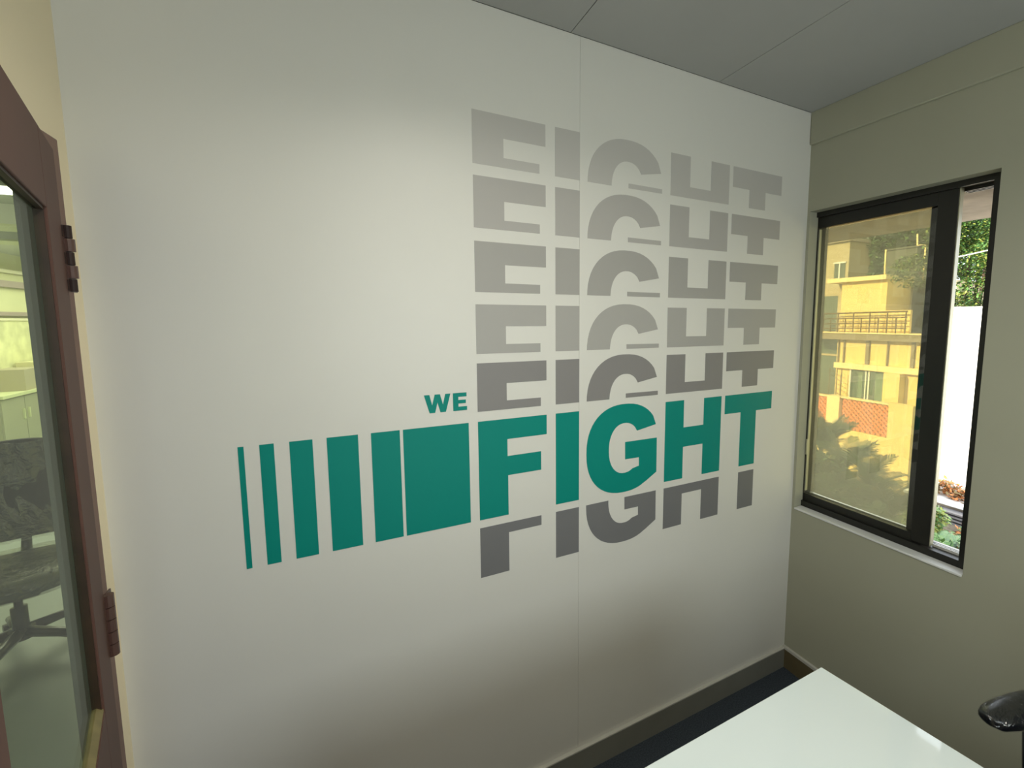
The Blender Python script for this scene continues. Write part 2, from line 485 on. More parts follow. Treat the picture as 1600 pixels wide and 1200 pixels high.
# ================================================================== DOOR, standing ajar
AL = math.atan2(0.261, 0.9653)
door = link('door_1', None, None, ST)
door.location = (-2.2, -0.15, 0)
frame = boxes('door_frame', [((XL - 0.018, DY1, 0), (XL + 0.006, -0.047, DZ + 0.03)), ((XL - 0.018, DY0, DZ - 0.012), (XL + 0.006, DY1, DZ + 0.03)), ((XL - 0.018, DY0 - 0.07, 0), (XL + 0.006, DY0, DZ + 0.03))], 'door_pink', door, bevel=0.002)
frame.location = (2.2, 0.15, 0)
stp = box('door_stop', (XL - 0.0185, DY1 - 0.006, 0), (XL + 0.010, DY1, DZ - 0.012), 'frame_grey', door, label='grey jamb reveal')  # thin strip on the jamb's inner face, greyer than the frame
stp.location = (2.2, 0.15, 0)
leaf = link('door_leaf', None, door)
leaf.rotation_euler = (0, 0, AL)            # the leaf runs along its own -y, room face at x = 0
SW, LW, LT = 0.138, 0.755, 0.015
GZ0, GZ1, LZ = 0.945, 1.769, 1.889
def lbox(name, lo, hi, m, bevel=0.0015, **kw):
    return box(name, lo, hi, m, leaf, bevel, **kw)
lbox('stile', (-LT, -SW, 0.01), (0, -0.004, LZ), 'door_brown')
lbox('stile', (-LT, -LW, 0.01), (0, -(LW - 0.125), LZ), 'door_brown')
lbox('rail', (-LT, -(LW - 0.125), GZ1), (0, -SW, LZ), 'door_brown')
lbox('rail', (-LT, -(LW - 0.125), 0.01), (0, -SW, GZ0), 'door_brown')
lbox('glass_pane', (-0.013, -(LW - 0.128), GZ0 + 0.004), (-0.010, -SW - 0.002, GZ1 - 0.004), 'door_glass', 0)
lbox('glazing_bead', (-0.0145, -SW - 0.003, GZ0), (-0.0035, -SW + 0.0005, GZ1), 'bead_dark', 0, label='dark side bead')
lbox('glazing_bead', (-0.0145, -(LW - 0.125), GZ1 - 0.004), (-0.0035, -SW, GZ1 + 0.0005), 'bead_dark', 0, label='dark top bead')
bm = bmesh.new()
bmw = 0.017
vs4 = [(-0.009, GZ0 + 0.011), (-0.0015, GZ0 + 0.003), (-0.0015, GZ0 - 0.0005), (-0.0145, GZ0 - 0.0005), (-0.0145, GZ0 + 0.011)]
r0 = [bm.verts.new((x, -SW, z)) for x, z in vs4]
r1 = [bm.verts.new((x, -(LW - 0.125), z)) for x, z in vs4]
for k in range(5):
    bm.faces.new((r0[k], r0[(k + 1) % 5], r1[(k + 1) % 5], r1[k]))
bm.faces.new(r0); bm.faces.new(r1[::-1])
link('glazing_bead', bm_mesh(bm, 'bead_yellow'), leaf, label='yellowish bottom bead')
def hinge(z0, z1, op):
    h = boxes('hinge', [((-0.001, -0.020, z0), (0.003, 0.0, z1)), ((-0.001, 0.004, z0), (0.002, 0.024, z1))], 'hinge', door, bevel=0.0005)
    n = 5
    dzk = (z1 - z0) / n
    for k in range(n):
        bm = bmesh.new()
        a = z0 + k * dzk + 0.0008
        b = z0 + (k + 1) * dzk - 0.0008
        r = 0.0085 if (not op or k % 2 == 1) else 0.0060
        add_tube(bm, [(0.005, 0.001, a), (0.005, 0.001, b)], r, 12)
        link('knuckle', bm_mesh(bm, 'hinge' if (not op or k % 2 == 1) else 'hinge_dark', smooth=False), h)
    if op:
        for k in (0, 2, 4):
            boxes('cutout', [((0.0028, -0.017, z0 + k * dzk + .002), (0.0038, -0.008, z0 + (k + 1) * dzk - .002))], 'hinge_dark', h)
hinge(1.650, 1.765, True)
hinge(0.962, 1.085, False)
hinge(0.25, 0.37, False)

# ================================================================== CEILING LIGHT (above and behind the camera)
cl = thing('ceiling_light', 'square white ceiling panel light', 'light', (-1.42, -1.02, H))
boxes('frame', [((-0.26, -0.26, -0.03), (0.26, -0.24, 0)), ((-0.26, 0.24, -0.03), (0.26, 0.26, 0)), ((-0.26, -0.24, -0.03), (-0.24, 0.24, 0)), ((0.24, -0.24, -0.03), (0.26, 0.24, 0))], 'lamp_frame', cl)
box('diffuser', (-0.24, -0.24, -0.022), (0.24, 0.24, -0.002), 'diffuser', cl)
ll = bpy.data.lights.new('panel_light', 'AREA')
ll.shape = 'SQUARE'; ll.size = 0.46; ll.energy = LAMP; ll.color = LAMP_COL; ll.spread = math.radians(150)
llo = bpy.data.objects.new('panel_light', ll); COL.objects.link(llo)
llo.location = (-1.42, -1.02, H - 0.032)

# cool fill light added behind the camera, framed as an unseen window
bw = boxes('added_window', [((-1.75, YB, 0.90), (-1.70, YB + 0.03, 2.10)), ((-0.55, YB, 0.90), (-0.50, YB + 0.03, 2.10)), ((-1.70, YB, 0.90), (-0.55, YB + 0.03, 0.95)), ((-1.70, YB, 2.05), (-0.55, YB + 0.03, 2.10)), ((-1.15, YB, 0.95), (-1.10, YB + 0.03, 2.05))], 'black_frame', kind=ST)
bl = bpy.data.lights.new('back_fill_light', 'AREA')
bl.shape = 'RECTANGLE'; bl.size = 1.1; bl.size_y = 1.1; bl.energy = 24; bl.color = (0.83, 0.93, 0.96)
blo = bpy.data.objects.new('back_fill_light', bl); COL.objects.link(blo)
blo.location = (-1.125, YB + 0.04, 1.5); blo.rotation_euler = (math.pi / 2, 0, 0)

# ================================================================== TABLE
tb = thing('desk', 'glossy white laminate desk in the corner below the window', 'desk', (-1.25, -1.2, 0))
bm = bmesh.new()
top = [(-0.761, -0.635), (-0.585, -2.05), (-1.80, -2.05), (-1.80, -0.638)]
lo_ = [bm.verts.new((x + 1.25, y + 1.2, 0.728)) for x, y in top]
hi_ = [bm.verts.new((x + 1.25, y + 1.2, 0.750)) for x, y in top]
bm.faces.new(hi_); bm.faces.new(lo_[::-1])
for k in range(4):
    bm.faces.new((lo_[k], lo_[(k + 1) % 4], hi_[(k + 1) % 4], hi_[k]))
bmesh.ops.bevel(bm, geom=bm.edges[:], offset=0.0015, segments=2, affect='EDGES', profile=0.5)
link('desktop', bm_mesh(bm, 'laminate'), tb)
for x, y in ((-0.84, -0.70), (-0.70, -1.98), (-1.74, -0.70), (-1.74, -1.98)):
    lg = box('leg', (x + 1.25 - 0.02, y + 1.2 - 0.02, 0.012), (x + 1.25 + 0.02, y + 1.2 + 0.02, 0.728), 'leg_metal', tb, bevel=0.003)
    bm = bmesh.new()
    add_tube(bm, [(x + 1.25, y + 1.2, 0), (x + 1.25, y + 1.2, 0.014)], 0.018, 12)
    link('foot', bm_mesh(bm, 'black_plastic'), lg)
box('apron', (-1.74 + 1.25, -0.71 + 1.2, 0.68), (-0.84 + 1.25, -0.69 + 1.2, 0.728), 'leg_metal', tb)
box('apron', (-1.74 + 1.25, -1.99 + 1.2, 0.68), (-0.70 + 1.25, -1.97 + 1.2, 0.728), 'leg_metal', tb)

# ================================================================== OFFICE CHAIRS
def ring_pts(rx, ry, n, e=3.0):
    r = []
    for k in range(n):
        a = 2 * math.pi * k / n
        c, s = math.cos(a), math.sin(a)
        r.append((rx * math.copysign(abs(c) ** (2 / e), c), ry * math.copysign(abs(s) ** (2 / e), s)))
    return r
def loft(rings, m, name, parent, smooth=True, **kw):
    bm = bmesh.new()
    R = [[bm.verts.new(p) for p in r] for r in rings]
    n = len(R[0])
    for a, b in zip(R, R[1:]):
        for k in range(n):
            bm.faces.new((a[k], a[(k + 1) % n], b[(k + 1) % n], b[k]))
    bm.faces.new(R[0][::-1]); bm.faces.new(R[-1])
    return link(name, bm_mesh(bm, m, name, smooth), parent, **kw)
def pad(name, parent, rx, ry, h, loc, m, e=3.0, tilt=0.0, **kw):
    prof = [(0.90, 0), (0.985, 0.18), (1.0, 0.45), (0.985, 0.75), (0.90, 0.95), (0.6, 1.0)]
    o = loft([[(x * s, y * s, h * t) for x, y in ring_pts(rx, ry, 28, e)] for s, t in prof], m, name, parent, **kw)
    o.location = loc
    o.rotation_euler = (0, tilt, 0)
    return o
def office_chair(name, label, loc, rz, arm=True, seat_z=0.45, arm_z=0.66, wrapped=False):
    """faces its own -x"""
    c = thing(name, label, 'chair', loc, rz)
    pad('seat', c, 0.24, 0.24, 0.075, (0, 0, seat_z - 0.055), 'black_fabric')
    # backrest, curved
    bm = bmesh.new()
    cols, rws = 12, 10
    def bp_(u, v, off):
        y = (u - 0.5) * (0.46 - 0.06 * v * v)
        x = 0.235 + 0.05 * v + 0.05 * (0.25 - (u - .5) ** 2) * 1.6 - 0.03 * math.sin(v * math.pi) + off
        return (x, y, seat_z + 0.07 + 0.47 * v + (0.03 * math.sin(u * math.pi) if v > 0.9 else 0))
    A = [[bm.verts.new(bp_(i / cols, j / rws, 0)) for i in range(cols + 1)] for j in range(rws + 1)]
    B = [[bm.verts.new(bp_(i / cols, j / rws, 0.045)) for i in range(cols + 1)] for j in range(rws + 1)]
    for j in range(rws):
        for i in range(cols):
            bm.faces.new((A[j][i], A[j][i + 1], A[j + 1][i + 1], A[j + 1][i]))
            bm.faces.new((B[j][i], B[j + 1][i], B[j + 1][i + 1], B[j][i + 1]))
    for i in range(cols):
        bm.faces.new((A[0][i], B[0][i], B[0][i + 1], A[0][i + 1])); bm.faces.new((A[rws][i], A[rws][i + 1], B[rws][i + 1], B[rws][i]))
    for j in range(rws):
        bm.faces.new((A[j][0], A[j + 1][0], B[j + 1][0], B[j][0])); bm.faces.new((A[j][cols], B[j][cols], B[j + 1][cols], A[j + 1][cols]))
    link('backrest', bm_mesh(bm, 'black_fabric', smooth=True), c)
    tube('back_bracket', [(0.05, 0, seat_z - 0.07), (0.24, 0, seat_z - 0.06), (0.30, 0, seat_z + 0.05), (0.32, 0, seat_z + 0.22)], [0.022, 0.022, 0.02, 0.016], 'black_plastic', c)
    box('mechanism', (-0.11, -0.09, seat_z - 0.11), (0.11, 0.09, seat_z - 0.052), 'black_plastic', c, bevel=0.012)
    tube('gas_lift', [(0, 0, 0.10), (0, 0, 0.24), (0, 0, 0.241), (0, 0, seat_z - 0.10)], [0.028, 0.028, 0.015, 0.015], 'black_plastic', c, 12)
    tube('hub', [(0, 0, 0.085), (0, 0, 0.135)], 0.045, 'black_plastic', c, 16)
    for k in range(5):
        a = 2 * math.pi * k / 5 + 0.3
        ca, sa = math.cos(a), math.sin(a)
        lg = tube('leg', [(0.03 * ca, 0.03 * sa, 0.115), (0.18 * ca, 0.18 * sa, 0.10), (0.285 * ca, 0.285 * sa, 0.075)], [0.026, 0.021, 0.015], 'black_plastic', c)
        bm = bmesh.new()
        for sgn in (-1, 1):
            q = Vector((0.29 * ca, 0.29 * sa, 0.026))
            d = Vector((-sa, ca, 0)) * sgn
            add_tube(bm, [q + d * 0.006, q + d * 0.024], 0.026, 14)
        add_tube(bm, [(0.285 * ca, 0.285 * sa, 0.03), (0.285 * ca, 0.285 * sa, 0.08)], 0.008, 8)
        link('caster', bm_mesh(bm, 'black_plastic', smooth=False), lg)
    if arm:
        for sgn in (-1, 1):
            ar = tube('arm_support', [(0.02, sgn * 0.18, seat_z - 0.06), (0.02, sgn * 0.262, seat_z - 0.05), (0.02, sgn * 0.272, seat_z + 0.02), (0.0, sgn * 0.272, arm_z - 0.028)], [0.017, 0.017, 0.017, 0.02], 'black_plastic', c)
            # pad, pointed and upturned at the front
            R = []
            for t, wd, zo, th in ((-0.158, 0.010, 0.004, 0.008), (-0.150, 0.024, 0.0, 0.022), (-0.128, 0.036, -0.003, 0.034), (-0.09, 0.043, -0.002, 0.040), (-0.03, 0.045, 0, 0.040), (0.06, 0.043, -0.001, 0.038), (0.105, 0.036, -0.004, 0.032), (0.122, 0.02, -0.007, 0.018)):
                R.append([(t, sgn * 0.272 + wd * 0.8 * math.cos(a), arm_z - 0.016 + zo + th * 0.5 * math.sin(a) + (-0.010 * (1 if math.sin(a) < 0 else 0) * (th / 0.04))) for a in [2 * math.pi * k / 16 for k in range(16)]])
            ap = loft(R, 'black_plastic', 'armrest', c)
            rr = random.Random(11)
            R2 = []
            for row in R:
                cx = sum(p[0] for p in row) / 16; cy = sum(p[1] for p in row) / 16; cz = sum(p[2] for p in row) / 16
                R2.append([(p[0] - 0.001, cy + (p[1] - cy) * 1.06 + rr.uniform(-.0007, .0007), cz + (p[2] - cz) * 1.10 + rr.uniform(-.0008, .0008)) for p in row])
            loft(R2, 'thin_film', 'plastic_wrap', ap, smooth=False, label='thin crinkled clear plastic on the armrest')
    return c
ch = office_chair('office_chair', 'black office chair between the white desk and the window wall, armrest tip showing', (-0.378, -1.150, 0), math.radians(-14), arm_z=0.682)

# ================================================================== NEXT ROOM seen through the door glass
nr_floor = box('floor_next_room', (-5.7, YB - .1, -0.12), (XL - 0.03, 9.6, 0.0), 'room_floor', kind=ST)
box('ceiling_next_room', (-5.7, YB - .1, 2.45), (XL - 0.025, 9.6, 2.57), 'room_ceiling', kind=ST)
box('wall_far', (-5.62, YB, 0), (-5.5, 9.5, 2.5), 'room_wall', kind=ST)
box('wall_north', (-5.6, 9.5, 0), (XL - 0.03, 9.6, 2.5), 'room_wall', kind=ST)
box('wall_south', (-5.6, YB - 0.1, 0), (XL - 0.03, YB, 2.5), 'room_wall', kind=ST)
box('wall_partition', (XL - 0.03, 0.10, 0), (XL + 0.06, 9.6, 2.5), 'room_wall', kind=ST)
box('baseboard_far', (-5.5, YB, 0), (-5.47, 9.5, 0.09), 'baseboard2', kind=ST)
for z, h, m in ((1.66, 0.05, 'pipe_pink'), (2.02, 0.08, 'pipe_pink'), (2.20, 0.04, 'baseboard2')):
    box('trim_conduit', (-5.5, 2.0, z), (-5.44, 9.5, z + h), m, kind=ST)
bd = box('pinboard', (-5.5, 4.4, 0.95), (-5.47, 9.2, 1.60), 'board_yellow', label='long pale yellow pinboard on the far wall of the next room', cat='pinboard')
boxes('frame', [((-5.475, 4.36, 0.92), (-5.455, 9.24, 0.95)), ((-5.475, 4.36, 1.60), (-5.455, 9.24, 1.63))], 'baseboard2', bd)
for k, (y0, y1) in enumerate(((5.9, 6.74), (6.76, 7.6), (7.62, 8.46))):
    lab = ['olive grey low cabinet in the next room, nearest of three', 'olive grey low cabinet in the next room, middle of three', 'olive grey low cabinet in the next room, farthest of three'][k]
    cb = thing('low_cabinet', lab, 'cabinet', (-5.28, (y0 + y1) / 2, 0), group='low cabinets along the far wall')
    hw = (y1 - y0) / 2
    box('body', (-0.18, -hw, 0.10), (0.14, hw, 0.73), 'cabinet', cb)
    box('top', (-0.18, -hw, 0.73), (0.18, hw, 0.765), 'cabinet_light', cb)
    box('plinth', (-0.18, -hw, 0), (0.10, hw, 0.10), 'baseboard2', cb)
    for sgn in (-1, 1):
        d = box('door', (0.14, min(0.005 * sgn, sgn * (hw - 0.01)), 0.11), (0.158, max(0.005 * sgn, sgn * (hw - 0.01)), 0.72), 'cabinet', cb)
        box('handle', (0.158, sgn * 0.05 - 0.008, 0.45), (0.175, sgn * 0.05 + 0.008, 0.57), 'cabinet_light', d)
def carton(lab, x, y, w_, d_, h_, m, rz):
    c = thing('carton', lab, 'box', (x, y, 0.765), rz, group='cartons on the low cabinets')
    box('body', (-d_ / 2, -w_ / 2, 0), (d_ / 2, w_ / 2, h_), m, c, bevel=0.003)
    boxes('flap', [((-d_ / 2, -w_ / 2, h_), (-0.003, w_ / 2, h_ + 0.004)), ((0.003, -w_ / 2, h_), (d_ / 2, w_ / 2, h_ + 0.004))], m, c)
carton('grey carton on the nearest low cabinet', -5.28, 6.60, 0.42, 0.28, 0.25, 'carton_grey', 0.05)
carton('cream carton on the middle low cabinet', -5.28, 7.22, 0.55, 0.30, 0.30, 'carton', -0.04)
for y in (2.85, 5.4):
    lab = 'glowing yellow tube light on the next room ceiling, ' + ('nearer to the glass door' if y < 4 else 'farther from the glass door')
    t_ = thing('tube_light', lab, 'light', (-3.75, y, 2.45), group='tube lights in the next room')
    box('housing', (-0.9, -0.05, -0.035), (0.9, 0.05, 0.0), 'white_metal', t_)
    tube('tube', [(-0.86, 0, -0.055), (0.86, 0, -0.055)], 0.022, 'tube', t_, 10)
for y in (3.6, 4.5):
    lab = 'pale hanging ceiling duct in the next room, ' + ('nearer one' if y < 4 else 'farther one')
    dct = box('ceiling_duct', (-5.4, y, 2.30), (XL - 0.1, y + 0.28, 2.45), 'room_ceiling', label=lab, cat='duct', group='ceiling ducts in the next room')
    box('flange', (-5.4, y - 0.01, 2.29), (XL - 0.1, y + 0.29, 2.305), 'cabinet_light', dct)
c2 = office_chair('office_chair', 'black office chair wrapped in clear plastic behind the door glass', (-3.20, 1.72, 0), math.radians(105), arm=False, seat_z=0.42, wrapped=True)
pad('plastic_wrap', c2, 0.255, 0.255, 0.10, (0, 0, 0.358), 'film', label='crinkled clear plastic over the seat')
bm = bmesh.new()
random.seed(4)
A = []
for j in range(9):
    rowv = []
    for i in range(21):
        u, v = i / 20, j / 8
        y = (u - 0.5) * 0.50
        x = 0.215 + 0.05 * v + 0.02 * random.random()
        rowv.append(bm.verts.new((x, y, 0.48 + 0.50 * v + 0.008 * random.random())))
    A.append(rowv)
A.append([bm.verts.new((v.co.x + 0.09, v.co.y, v.co.z - 0.01)) for v in A[8]])
for a, b in zip(A, A[1:]):
    for i in range(20):
        bm.faces.new((a[i], a[i + 1], b[i + 1], b[i]))
link('plastic_wrap', bm_mesh(bm, 'film', smooth=False), c2, label='clear plastic hood over the backrest')

# fill light added below the next room's ceiling to brighten it, no fixture
nl = bpy.data.lights.new('next_room_fill', 'AREA')
nl.shape = 'RECTANGLE'; nl.size = 2.4; nl.size_y = 5.0; nl.energy = 150; nl.color = (1.0, 0.98, 0.70)
nlo = bpy.data.objects.new('next_room_fill', nl); COL.objects.link(nlo)
nlo.location = (-4.0, 6.0, 2.28)

# ================================================================== OUTSIDE
GZ = -5.5
box('ground', (0.3, -30, GZ - 0.2), (80, 50, GZ), 'soil', kind=ST)
# outer face of our own building (three storeys) with a concrete sunshade over the window
ext = boxes('wall_exterior', [((0.14, -8, GZ), (0.20, WY0, 2.85)), ((0.14, WY0, GZ), (0.20, WY1, WZ0)), ((0.14, WY0, WZ1), (0.20, WY1, 2.85)), ((0.14, WY1, GZ), (0.20, 10, WZ0)), ((0.14, 0.10, WZ0), (0.20, 10, WZ1)), ((0.14, WY1, WZ1), (0.20, 10, 2.85))], 'ledge', kind=ST)
box('trim_2', (0.14, WY0 - 0.05, WZ0 - 0.05), (0.23, 0.15, WZ0 - 0.02), 'ledge', kind=ST)
box('trim_3', (0.20, -3.0, 2.055), (0.82, 4.0, 2.14), 'concrete', kind=ST)
box('roof', (-6.0, -8, 2.62), (0.14, 10, 2.8), 'concrete', kind=ST)

# ---- neighbouring ochre house, 20 m away
X = 20.0
hs = thing('house', 'sunlit ochre yellow house with balconies seen through the tinted pane', 'house', (X, 10.5, GZ))
def hb(name, lst, m, **kw):
    o = boxes(name, lst, m, hs, **kw)
    o.location = (-X, -10.5, -GZ)
    return o
hb('wall', [((20, 8.4, GZ), (26, 12.05, 1.0)), ((20.9, 12.05, GZ), (26, 16, 1.0))], 'ochre')
hb('stair_tower', [((20, 10.0, 0.9), (21.95, 12.0, 3.50))], 'ochre', label='ochre rooftop stair tower')
hb('roof_slab', [((19.75, 9.95, 3.42), (22.1, 12.62, 3.62))], 'ochre_pale')
hb('back_wall', [((20.7, 12.0, 0.9), (22.0, 12.6, 3.42))], 'beige')
hb('parapet', [((20.0, 9.02, 1.0), (20.15, 9.99, 2.05))], 'ochre')
hb('side_wall', [((22.0, 8.3, 0.9), (24.5, 9.95, 3.35))], 'beige')
hb('pier', [((20.6, 8.45, 0.9), (20.9, 8.72, 3.35))], 'beige')
hb('balcony_slab', [((19.7, 8.3, 0.70), (20.9, 13.45, 1.00))], 'fascia')
hb('slab_edge', [((19.65, 8.3, 1.00), (20.9, 13.45, 1.05))], 'ochre_pale')
hb('lintel_slab', [((19.8, 8.4, -0.68), (20.0, 12.05, -0.42))], 'ochre_pale')
hb('glazed_bay', [((20.8, 12.4, -0.1), (21.0, 13.9, 0.8)), ((20.8, 12.4, -2.2), (21.0, 13.9, -0.2)), ((20.8, 12.6, 1.06), (21.0, 14.2, 2.85))], 'bay_glass')
hb('bay_frame', [((20.76, 12.4, -0.2), (20.86, 14, -0.1)), ((20.76, 12.05, GZ), (20.9, 12.4, 0.8))], 'beige')
for y0, y1 in ((10.53, 10.68), (9.74, 9.79), (11.66, 11.71), (8.72, 8.85), (11.93, 11.97)):
    hb('post', [((19.90, y0, -0.42), (19.97, y1, 0.70))], 'fascia')
hb('dark_glazing', [((19.98, 9.70, -2.10), (20.01, 11.32, -0.72))], 'bay_glass', label='dark ground floor window')  # dark green grey window glazing, set flat on the wall
for y0, y1 in ((10.44, 10.50), (10.58, 10.63), (9.66, 9.72), (11.28, 11.34)):
    hb('mullion', [((19.93, y0, -2.12), (19.98, y1, -0.72))], 'white_metal')
hb('window_ledge', [((19.9, 9.6, -2.16), (20.0, 11.4, -2.10))], 'ochre_pale')
hb('curtain', [((19.96, 9.85, -2.08), (19.975, 10.2, -0.8)), ((19.96, 10.75, -2.08), (19.975, 10.95, -0.8))], 'curtain')
hb('column', [((19.55, 9.02, GZ), (20.0, 9.66, -0.68))], 'ochre')
# upper balcony railing: each bar
for z in (1.94, 1.69, 1.45, 1.22):
    bm = bmesh.new()
    add_tube(bm, [(19.72, 9.0, z + 0.05), (19.72, 13.35, z - 0.02)], 0.035 if z > 1.9 else 0.026, 6)
    o = link('rail_bar', bm_mesh(bm, 'railing'), hs); o.location = (-X, -10.5, -GZ)
ys = [9.05 + 0.36 * k for k in range(12)]
for k, y in enumerate(ys):
    hgt = 1.96 if k % 2 == 0 else 1.71
    bm = bmesh.new()
    add_tube(bm, [(19.72, y, 1.05), (19.72, y, hgt)], 0.028, 6)
    o = link('baluster', bm_mesh(bm, 'railing'), hs); o.location = (-X, -10.5, -GZ)
# external stair railing, left of the ground floor window
for k in range(5):
    bm = bmesh.new()
    z0 = -0.75 - 0.22 * k
    add_tube(bm, [(19.4, 11.98, z0), (19.4, 11.42, z0 - 0.30)], 0.014, 6)
    o = link('stair_rail', bm_mesh(bm, 'railing'), hs); o.location = (-X, -10.5, -GZ)
for y in (11.98, 11.62, 11.40):
    bm = bmesh.new()
    add_tube(bm, [(19.4, y, -0.68), (19.4, y, -1.95)], 0.02, 6)
    o = link('stair_post', bm_mesh(bm, 'railing'), hs); o.location = (-X, -10.5, -GZ)

# ---- garden wall with terracotta lattice panels
gw = thing('garden_wall', 'ochre garden wall with orange lattice panels in front of the house', 'wall', (18.6, 11.5, GZ))
def gbx(name, lst, m, **kw):
    o = boxes(name, lst, m, gw, **kw); o.location = (-18.6, -11.5, -GZ); return o
SX = 18.6
k_ = (SX + 1.7856) / 21.7856
def gy(y): return -1.2509 + (y + 1.2509) * k_
def gz(z): return 1.6 + (z - 1.6) * k_
gbx('wall', [((SX, gy(9.05), GZ), (SX + 0.25, 15.0, gz(-3.66)))], 'ochre')
gbx('pillar', [((SX - 0.1, gy(11.72), GZ), (SX + 0.3, gy(12.34), gz(-2.10)))], 'ochre_pale')
gbx('pillar', [((SX - 0.05, gy(8.62), GZ), (SX + 0.3, gy(9.56), gz(-2.05)))], 'ochre')
gbx('pillar', [((SX - 0.05, 14.4, GZ), (SX + 0.3, 15.0, gz(-2.05)))], 'ochre_pale')
gbx('backing', [((SX + 0.2, gy(9.56), gz(-3.66)), (SX + 0.23, 14.5, gz(-2.25)))], 'ochre_pale')
gbx('coping', [((SX - 0.02, gy(9.56), gz(-2.16)), (SX + 0.27, gy(11.72), gz(-2.10))), ((SX - 0.02, gy(12.34), gz(-2.20)), (SX + 0.27, 14.4, gz(-2.14)))], 'ochre_pale')
def lattice(y0, y1, z0, z1, st=0.21, wd=0.075):
    bm = bmesh.new()
    for sgn in (-1, 1):
        c = -(z1 - z0)
        while c < (y1 - y0):
            # strip y = y0 + c + t, z = z0 + t  (or mirrored)
            t0 = max(0, -c); t1 = min(z1 - z0, (y1 - y0) - c)
            if t1 > t0 + 0.02:
                a = Vector((0, y0 + c + t0, z0 + t0)); b = Vector((0, y0 + c + t1, z0 + t1))
                if sgn < 0:
                    a.z = z1 - (a.z - z0); b.z = z1 - (b.z - z0)
                d = (b - a).normalized(); nrm = Vector((0, -d.z, d.y)) * wd / 2
                xx = SX + (0.06 if sgn > 0 else 0.085)
                q = [a + nrm, a - nrm, b - nrm, b + nrm]
                f0 = [bm.verts.new((xx, p.y, p.z)) for p in q]; f1 = [bm.verts.new((xx + 0.022, p.y, p.z)) for p in q]
                bm.faces.new(f0); bm.faces.new(f1[::-1])
                for i in range(4):
                    bm.faces.new((f0[i], f0[(i + 1) % 4], f1[(i + 1) % 4], f1[i]))
            c += st
    o = link('lattice_panel', bm_mesh(bm, 'terracotta'), gw, 'stuff')
    o.location = (-18.6, -11.5, -GZ)
lattice(gy(9.60), gy(11.66), gz(-3.64), gz(-2.16))
lattice(gy(12.36), gy(14.2), gz(-3.64), gz(-2.20))

# ---- far pale house and water tank
fh = thing('far_house', 'pale peach house with a small window beyond the rooftop', 'house', (30, 18.5, GZ))
k2 = (30 + 1.7856) / 21.7856
def fy(y): return -1.2509 + (y + 1.2509) * k2
def fz(z): return 1.6 + (z - 1.6) * k2
def fb(name, lst, m, **kw):
    o = boxes(name, lst, m, fh, **kw); o.location = (-30, -18.5, -GZ); return o
fb('wall', [((30, fy(11.75), GZ), (36, fy(14.5), fz(5.35)))], 'far_house')
fb('roof', [((29.8, fy(11.65), fz(5.35)), (36, fy(14.6), fz(5.50)))], 'concrete')
fb('window_pane', [((29.97, fy(11.90), fz(3.55)), (30.02, fy(12.42), fz(4.35)))], 'bay_glass')
fb('window_frame', [((29.93, fy(12.13), fz(3.55)), (29.98, fy(12.19), fz(4.35))), ((29.93, fy(11.86), fz(4.35)), (29.98, fy(12.46), fz(4.42)))], 'white_metal')
wt = thing('water_tank', 'dark grey square water tank on the ochre house roof', 'tank', (24.0, 11.0, 3.35))
box('tank_body', (-0.9, -0.62, 0.25), (0.9, 0.75, 1.75), 'tank', wt, bevel=0.05)
boxes('tank_lid', [((-0.95, -0.66, 1.75), (0.95, 0.79, 1.83))], 'tank', wt, bevel=0.01)
box('tank_stand', (-0.9, -0.6, 0.0), (-0.7, 0.7, 0.25), 'beige', wt)
box('tank_stand', (0.7, -0.6, 0.0), (0.9, 0.7, 0.25), 'beige', wt)
o = boxes('roof_deck', [((22.0, 8.4, 0.9), (26, 16, 3.35))], 'beige', hs); o.location = (-X, -10.5, -GZ)
tube('vent_pipe', [(20.9, 10.62, 3.62), (20.9, 10.64, 4.86)], 0.035, 'pipe_out', label='thin straight cream pipe on the tower roof', cat='pipe')
tube('vent_pipe', [(22.1, 9.62, 3.35), (22.1, 9.62, 5.02), (22.1, 9.95, 5.04), (22.1, 9.98, 5.55)], 0.035, 'pipe_out', label='stepped cream pipe rising right of the water tank', cat='pipe')

# ---- foliage
def leaves(bm, cen, rad, n, size, rng, flat=1.0, asp=0.5, nm=3, droop=0.0):
    cen = Vector(cen)
    for _ in range(n):
        while True:
            p = Vector((rng.uniform(-1, 1), rng.uniform(-1, 1), rng.uniform(-1, 1)))
            if p.length <= 1: break
        p = p * (0.55 + 0.45 * rng.random()) / max(p.length, 0.3)
        q = cen + Vector((p.x * rad[0], p.y * rad[1], p.z * rad[2]))
        d = Vector((rng.uniform(-1, 1), rng.uniform(-1, 1), rng.uniform(-0.7, 0.5) - droop)).normalized()
        s = d.cross(Vector((rng.uniform(-.4, .4), rng.uniform(-.4, .4), 1))).normalized()
        L = size * rng.uniform(0.6, 1.3)
        a = bm.verts.new(q); b = bm.verts.new(q + d * L * .5 + s * L * asp * .5); c = bm.verts.new(q + d * L); e = bm.verts.new(q + d * L * .5 - s * L * asp * .5)
        f = bm.faces.new((a, b, c, e)); f.material_index = rng.randrange(nm)

